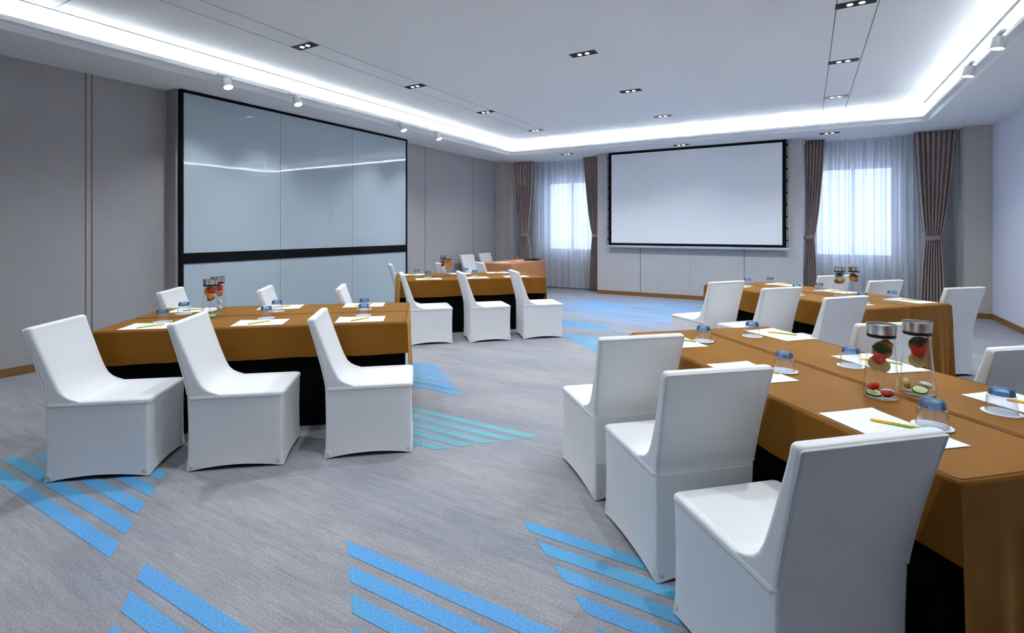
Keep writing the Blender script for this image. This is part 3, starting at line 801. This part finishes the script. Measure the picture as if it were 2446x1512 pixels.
carafe('FR', .635, .440, 'left', [('leaf', -.006, .030, .222, 84, 12, 'at the top'), ('orange', .003, .016, .208, 84, 12, 'at the top'), ('melon', -.017, .026, .186, 0, 20, 'under the orange slice'), ('melonb', .016, -.014, .214, 0, 0, 'at the upper right'),
  ('apple', -.010, .010, .150, 84, 0, 'lower left of two'), ('apple', .012, .028, .158, 84, -18, 'upper right of two'), ('tom', -.026, .012, .044, 0, -20, 'higher one at bottom'), ('tom', .020, .026, .026, 0, 0, 'lower one at bottom'), ('cuc', -.026, .012, .016, 12, 8, 'on the bottom'), ('ice', .022, -.012, .023, 0, 0, 'on the bottom')])
carafe('FR', .645, .638, 'right', [('leaf', .016, .026, .230, 80, -20, 'at the top'), ('orange', .010, .012, .210, 82, 32, 'at the upper right'), ('melon', -.014, .022, .208, 0, 0, 'at the upper left'), ('melon', .016, .026, .186, 0, 30, 'at the centre right'),
  ('apple', -.012, .030, .160, 84, 0, 'upper left of two'), ('apple', .006, .012, .150, 84, -20, 'lower right of two'), ('lime', -.036, .006, .036, 0, -15, 'at the bottom left'), ('cuc', .010, .020, .020, 20, 0, 'on the bottom'), ('ice', .026, -.006, .030, 0, 10, 'on the bottom')])
carafe('FL', .587, .461, 'nearer', [('melon', .010, .022, .220, 0, 0, 'at the top'), ('orange', -.006, .008, .205, 82, -20, 'in the middle'), ('melonb', -.018, .024, .192, 0, 0, 'at the left'), ('leaf', -.002, .036, .164, 84, -22, 'across the front'), ('apple', -.010, -.010, .214, 84, 0, 'under the lid'), ('cuc', .014, .02, .018, 15, 0, 'on the bottom')])
carafe('FL', .565, .669, 'farther', [('melon', .012, .016, .220, 0, 0, 'at the top'), ('orange', .004, .004, .195, 84, 30, 'in the middle'), ('melonb', .014, .022, .172, 0, 20, 'at the right'), ('ice', .014, .016, .10, 0, 60, 'low on the right'), ('ice', .010, .016, .05, 0, 40, 'near the bottom')])
carafe('RL', .738, .512, 'nearer', [('orange', .0, .010, .214, 84, 0, 'at the top'), ('melon', .014, .024, .206, 0, 0, 'at the right'), ('orange', -.004, .014, .150, 84, -30, 'in the middle'), ('leaf', .008, .036, .158, 84, 25, 'across the front'), ('lime', .018, .03, .03, 0, 0, 'at the bottom')])
carafe('RL', .68, .630, 'farther', [('orange', -.002, .006, .210, 84, 0, 'at the top'), ('melon', -.014, .020, .176, 0, 0, 'at the left'), ('cuc', -.010, .022, .212, 84, 0, 'at the left')])
carafe('RR', .745, .580, 'left', [('leaf', .004, .026, .232, 80, 0, 'at the top'), ('cuc', -.010, .014, .215, 84, 0, 'upper'), ('cuc', .008, .028, .190, 84, 20, 'lower'), ('melon', -.016, .010, .166, 0, 0, 'at the left'), ('orange', .004, -.002, .160, 84, -20, 'at the lower end'), ('melonb', .010, -.012, .210, 0, 0, 'at the right')])
carafe('RR', .701, .725, 'right', [('leaf', .014, .022, .232, 80, 0, 'at the top'), ('orange', -.004, .006, .205, 84, 0, 'at the upper left'), ('melonb', -.012, .022, .188, 0, 0, 'at the left'), ('melon', .012, .022, .192, 0, 0, 'at the right'), ('cuc', -.010, -.012, .212, 84, 0, 'at the far left')])

# ------------------------------------------------------------------ glass board on the left wall
gb = empty('glass_board', (-6.56, 5.34, 0))
y0, y1 = 3.335-5.34, 7.37-5.34; zt = 3.145
bm = NB()
box(bm, -.03, .022, y0, y0+.035, .0, zt); box(bm, -.03, .022, y1-.03, y1, .0, zt); box(bm, -.03, .022, y0, y1, zt-.032, zt); box(bm, -.03, .0, y0+.035, y1-.03, .0, .06)
obj('frame', bm, 'scrblack', gb, 0)
bm = NB(); box(bm, -.02, .020, y0+.035, y1-.03, 1.03, 1.16); obj('black_rail', bm, 'scrblack', gb, 0)
ys = [y0+.035, 4.69-5.34, 6.03-5.34, y1-.03]
for a, b in zip(ys, ys[1:]):
    for c, d in ((.06, 1.03), (1.16, zt-.032)):
        bm = NB(); box(bm, -.02, .010, a+.0035, b-.0035, c, d); obj('glass_panel', bm, 'glassboard', gb, 0)
tag(gb, 'large pale blue glass writing board with a black rail on the left wall', 'board')

# ------------------------------------------------------------------ projection screen
ps = empty('projection_screen', (-2.075, 10.90, 0))
x0, x1, zb, zt = -1.742, 1.742, 1.105, 3.142
bm = NB(); n_ = 24
for i in range(n_): pass
box(bm, x0+.068, x1-.068, -.002, .004, zb+.05, zt-.045); obj('screen_fabric', bm, 'screenfab', ps, 0)
bm = NB()
for q in ((x0, x0+.068, zb, zt), (x1-.068, x1, zb, zt), (x0+.068, x1-.068, zt-.045, zt), (x0+.068, x1-.068, zb, zb+.05)): box(bm, q[0], q[1], -.0035, .0045, q[2], q[3])
obj('black_border', bm, 'scrblack', ps, 0)
bm = NB(); box(bm, x0-.05, x1+.05, -.018, .018, zb-.048, zb-.004, .006); obj('bottom_bar', bm, 'alu', ps)
for sx in (-1, 1):
    bm = NB(); xe = x0 if sx < 0 else x1
    tube(bm, [(xe+sx*.030-sx*.014*math.sin(PI*k/20), 0, zb-.02+(zt-zb)*k/20) for k in range(21)], .004, 6); obj('tension_cord', bm, 'scrblack', ps)
    for k in range(9):
        z = zb+.12+k*.225; bm = NB(); box(bm, xe-(.004 if sx > 0 else .022), xe+(.022 if sx > 0 else .004), -.004, .004, z, z+.035); obj('tension_tab', bm, 'scrblack', ps, 0)
tag(ps, 'white pull-down projection screen with black border on the far wall', 'screen')

# ------------------------------------------------------------------ curtains
def drape(xt0, xt1, xm0, xm1, xb0, xb1, y, folds, label, tz=1.30, amp=.042):
    """pleated drape pinched by a tieback: left/right edges at top, tie and bottom"""
    cx = (xt0+xt1)/2
    r = empty('drape', (cx, y, 0))
    bm = NB(); nz, nx = 44, folds*12; gv = []
    def edge(a, m_, b, z):
        if z >= tz:
            u = (z-tz)/(3.14-tz); return m_+(a-m_)*(u**.62 if u > 0 else 0)
        u = (tz-z)/tz; return m_+(b-m_)*(u**.55 if u > 0 else 0)
    zs = sorted(set([3.145-(3.145-.025)*i/nz for i in range(nz+1)]+[tz-.04, tz, tz+.04]), reverse=True)
    for z in zs:
        a, b = edge(xt0, xm0, xb0, z), edge(xt1, xm1, xb1, z); row = []
        pin = math.exp(-((z-tz)/.16)**2)
        for i in range(nx+1):
            u = i/nx
            ph = 2*PI*folds*u+.5*math.sin(3*u+z*.7)
            am = amp*(1-.45*pin)*(1+.15*math.sin(7*u))
            yy = am*math.sin(ph)+.012*math.sin(2*ph+z)-.05*pin*math.sin(PI*u)
            xx = a+(b-a)*(u+.012*math.sin(ph*1.0+1))
            row.append(bm.verts.new((xx-cx, yy, z)))
        gv.append(row)
    for p, q in zip(gv, gv[1:]):
        for i in range(nx): bm.faces.new((p[i], p[i+1], q[i+1], q[i]))
    o = obj('curtain_panel', bm, 'drape', r, 80)
    m_ = o.modifiers.new('thickness', 'SOLIDIFY'); m_.thickness = .003; m_.offset = 0
    bm = NB(); w = (xm1-xm0)/2+.018; c = (xm0+xm1)/2-cx
    def el(ht, z): return [(c+w*ht*math.cos(2*PI*k/24), -.03+.072*ht*math.sin(2*PI*k/24), tz+z+.012*math.cos(2*PI*k/24)) for k in range(24)]
    loft(bm, [el(1, -.038), el(1.03, -.02), el(1.03, .02), el(1, .038)], False, False)
    t = obj('tieback', bm, 'tie', r, 60); m_ = t.modifiers.new('thickness', 'SOLIDIFY'); m_.thickness = .004
    return tag(r, label, 'curtain', 'taupe drapes')
drape(-6.50, -5.90, -6.27, -6.07, -6.28, -5.90, 11.30, 7, 'taupe tied-back drape at the left side of the left window, behind the peach table')
drape(-4.60, -4.18, -4.34, -4.20, -4.46, -4.20, 11.32, 6, 'taupe tied-back drape at the right side of the left window, by the screen')
drape(-.03, .30, -.03, .115, -.03, .175, 11.32, 6, 'taupe tied-back drape at the left side of the right window, by the screen')
drape(1.62, 2.20, 1.78, 1.975, 1.68, 2.05, 11.27, 8, 'taupe tied-back drape at the right side of the right window, by the pier')
def sheer(x0, x1, y, label, seed):
    rnd = random.Random(seed); cx = (x0+x1)/2
    r = empty('sheer_curtain', (cx, y, 0))
    n_ = 220; ph = [rnd.uniform(0, 6) for _ in range(4)]; bm = NB(); gv = []
    for z in (3.145, 2.9, 2.5, 2, 1.5, 1, .5, .12, .06, .035):
        row = []
        for i in range(n_+1):
            u = i/n_; x = x0+(x1-x0)*u
            t = 2*PI*11*u+.9*math.sin(5*u+ph[0])+.25*math.sin(z*1.3+ph[1])
            yy = .045*math.sin(t)+.018*math.sin(2.3*t+ph[2]+.3*z)
            row.append(bm.verts.new((x-cx+.008*math.cos(t), yy, z)))
        gv.append(row)
    for p, q in zip(gv, gv[1:]):
        for i in range(n_): bm.faces.new((p[i], p[i+1], q[i+1], q[i]))
    o = obj('voile_panel', bm, 'sheer', r, 80)
    return tag(r, label, 'curtain', 'white sheer curtains')
sheer(-6.05, -4.30, 11.48, 'white translucent sheer curtain across the left window', 1)
sheer(.0, 2.0, 11.48, 'white translucent sheer curtain across the right window', 2)

# ------------------------------------------------------------------ camera and view
cd = bpy.data.cameras.new('camera'); cam = bpy.data.objects.new('camera', cd); COL.objects.link(cam)
cd.sensor_width = 36; cd.lens = 1220/2446*36; cd.shift_y = -208/2446; cd.clip_start = .05
cam.location = (0, 0, 1.45); cam.rotation_euler = (R(90), 0, R(30))
S.camera = cam
v = S.view_settings; S.display_settings.display_device = 'sRGB'
v.view_transform = 'Standard'; v.look = 'None'; v.exposure = 0.80; v.gamma = 1; v.use_curve_mapping = False
c = S.cycles
c.use_denoising = True; c.max_bounces = 8; c.diffuse_bounces = 5; c.glossy_bounces = 3; c.transparent_max_bounces = 16; c.use_adaptive_sampling = True; c.adaptive_threshold = .06
c.caustics_reflective = False; c.caustics_refractive = False; c.sample_clamp_indirect = 40
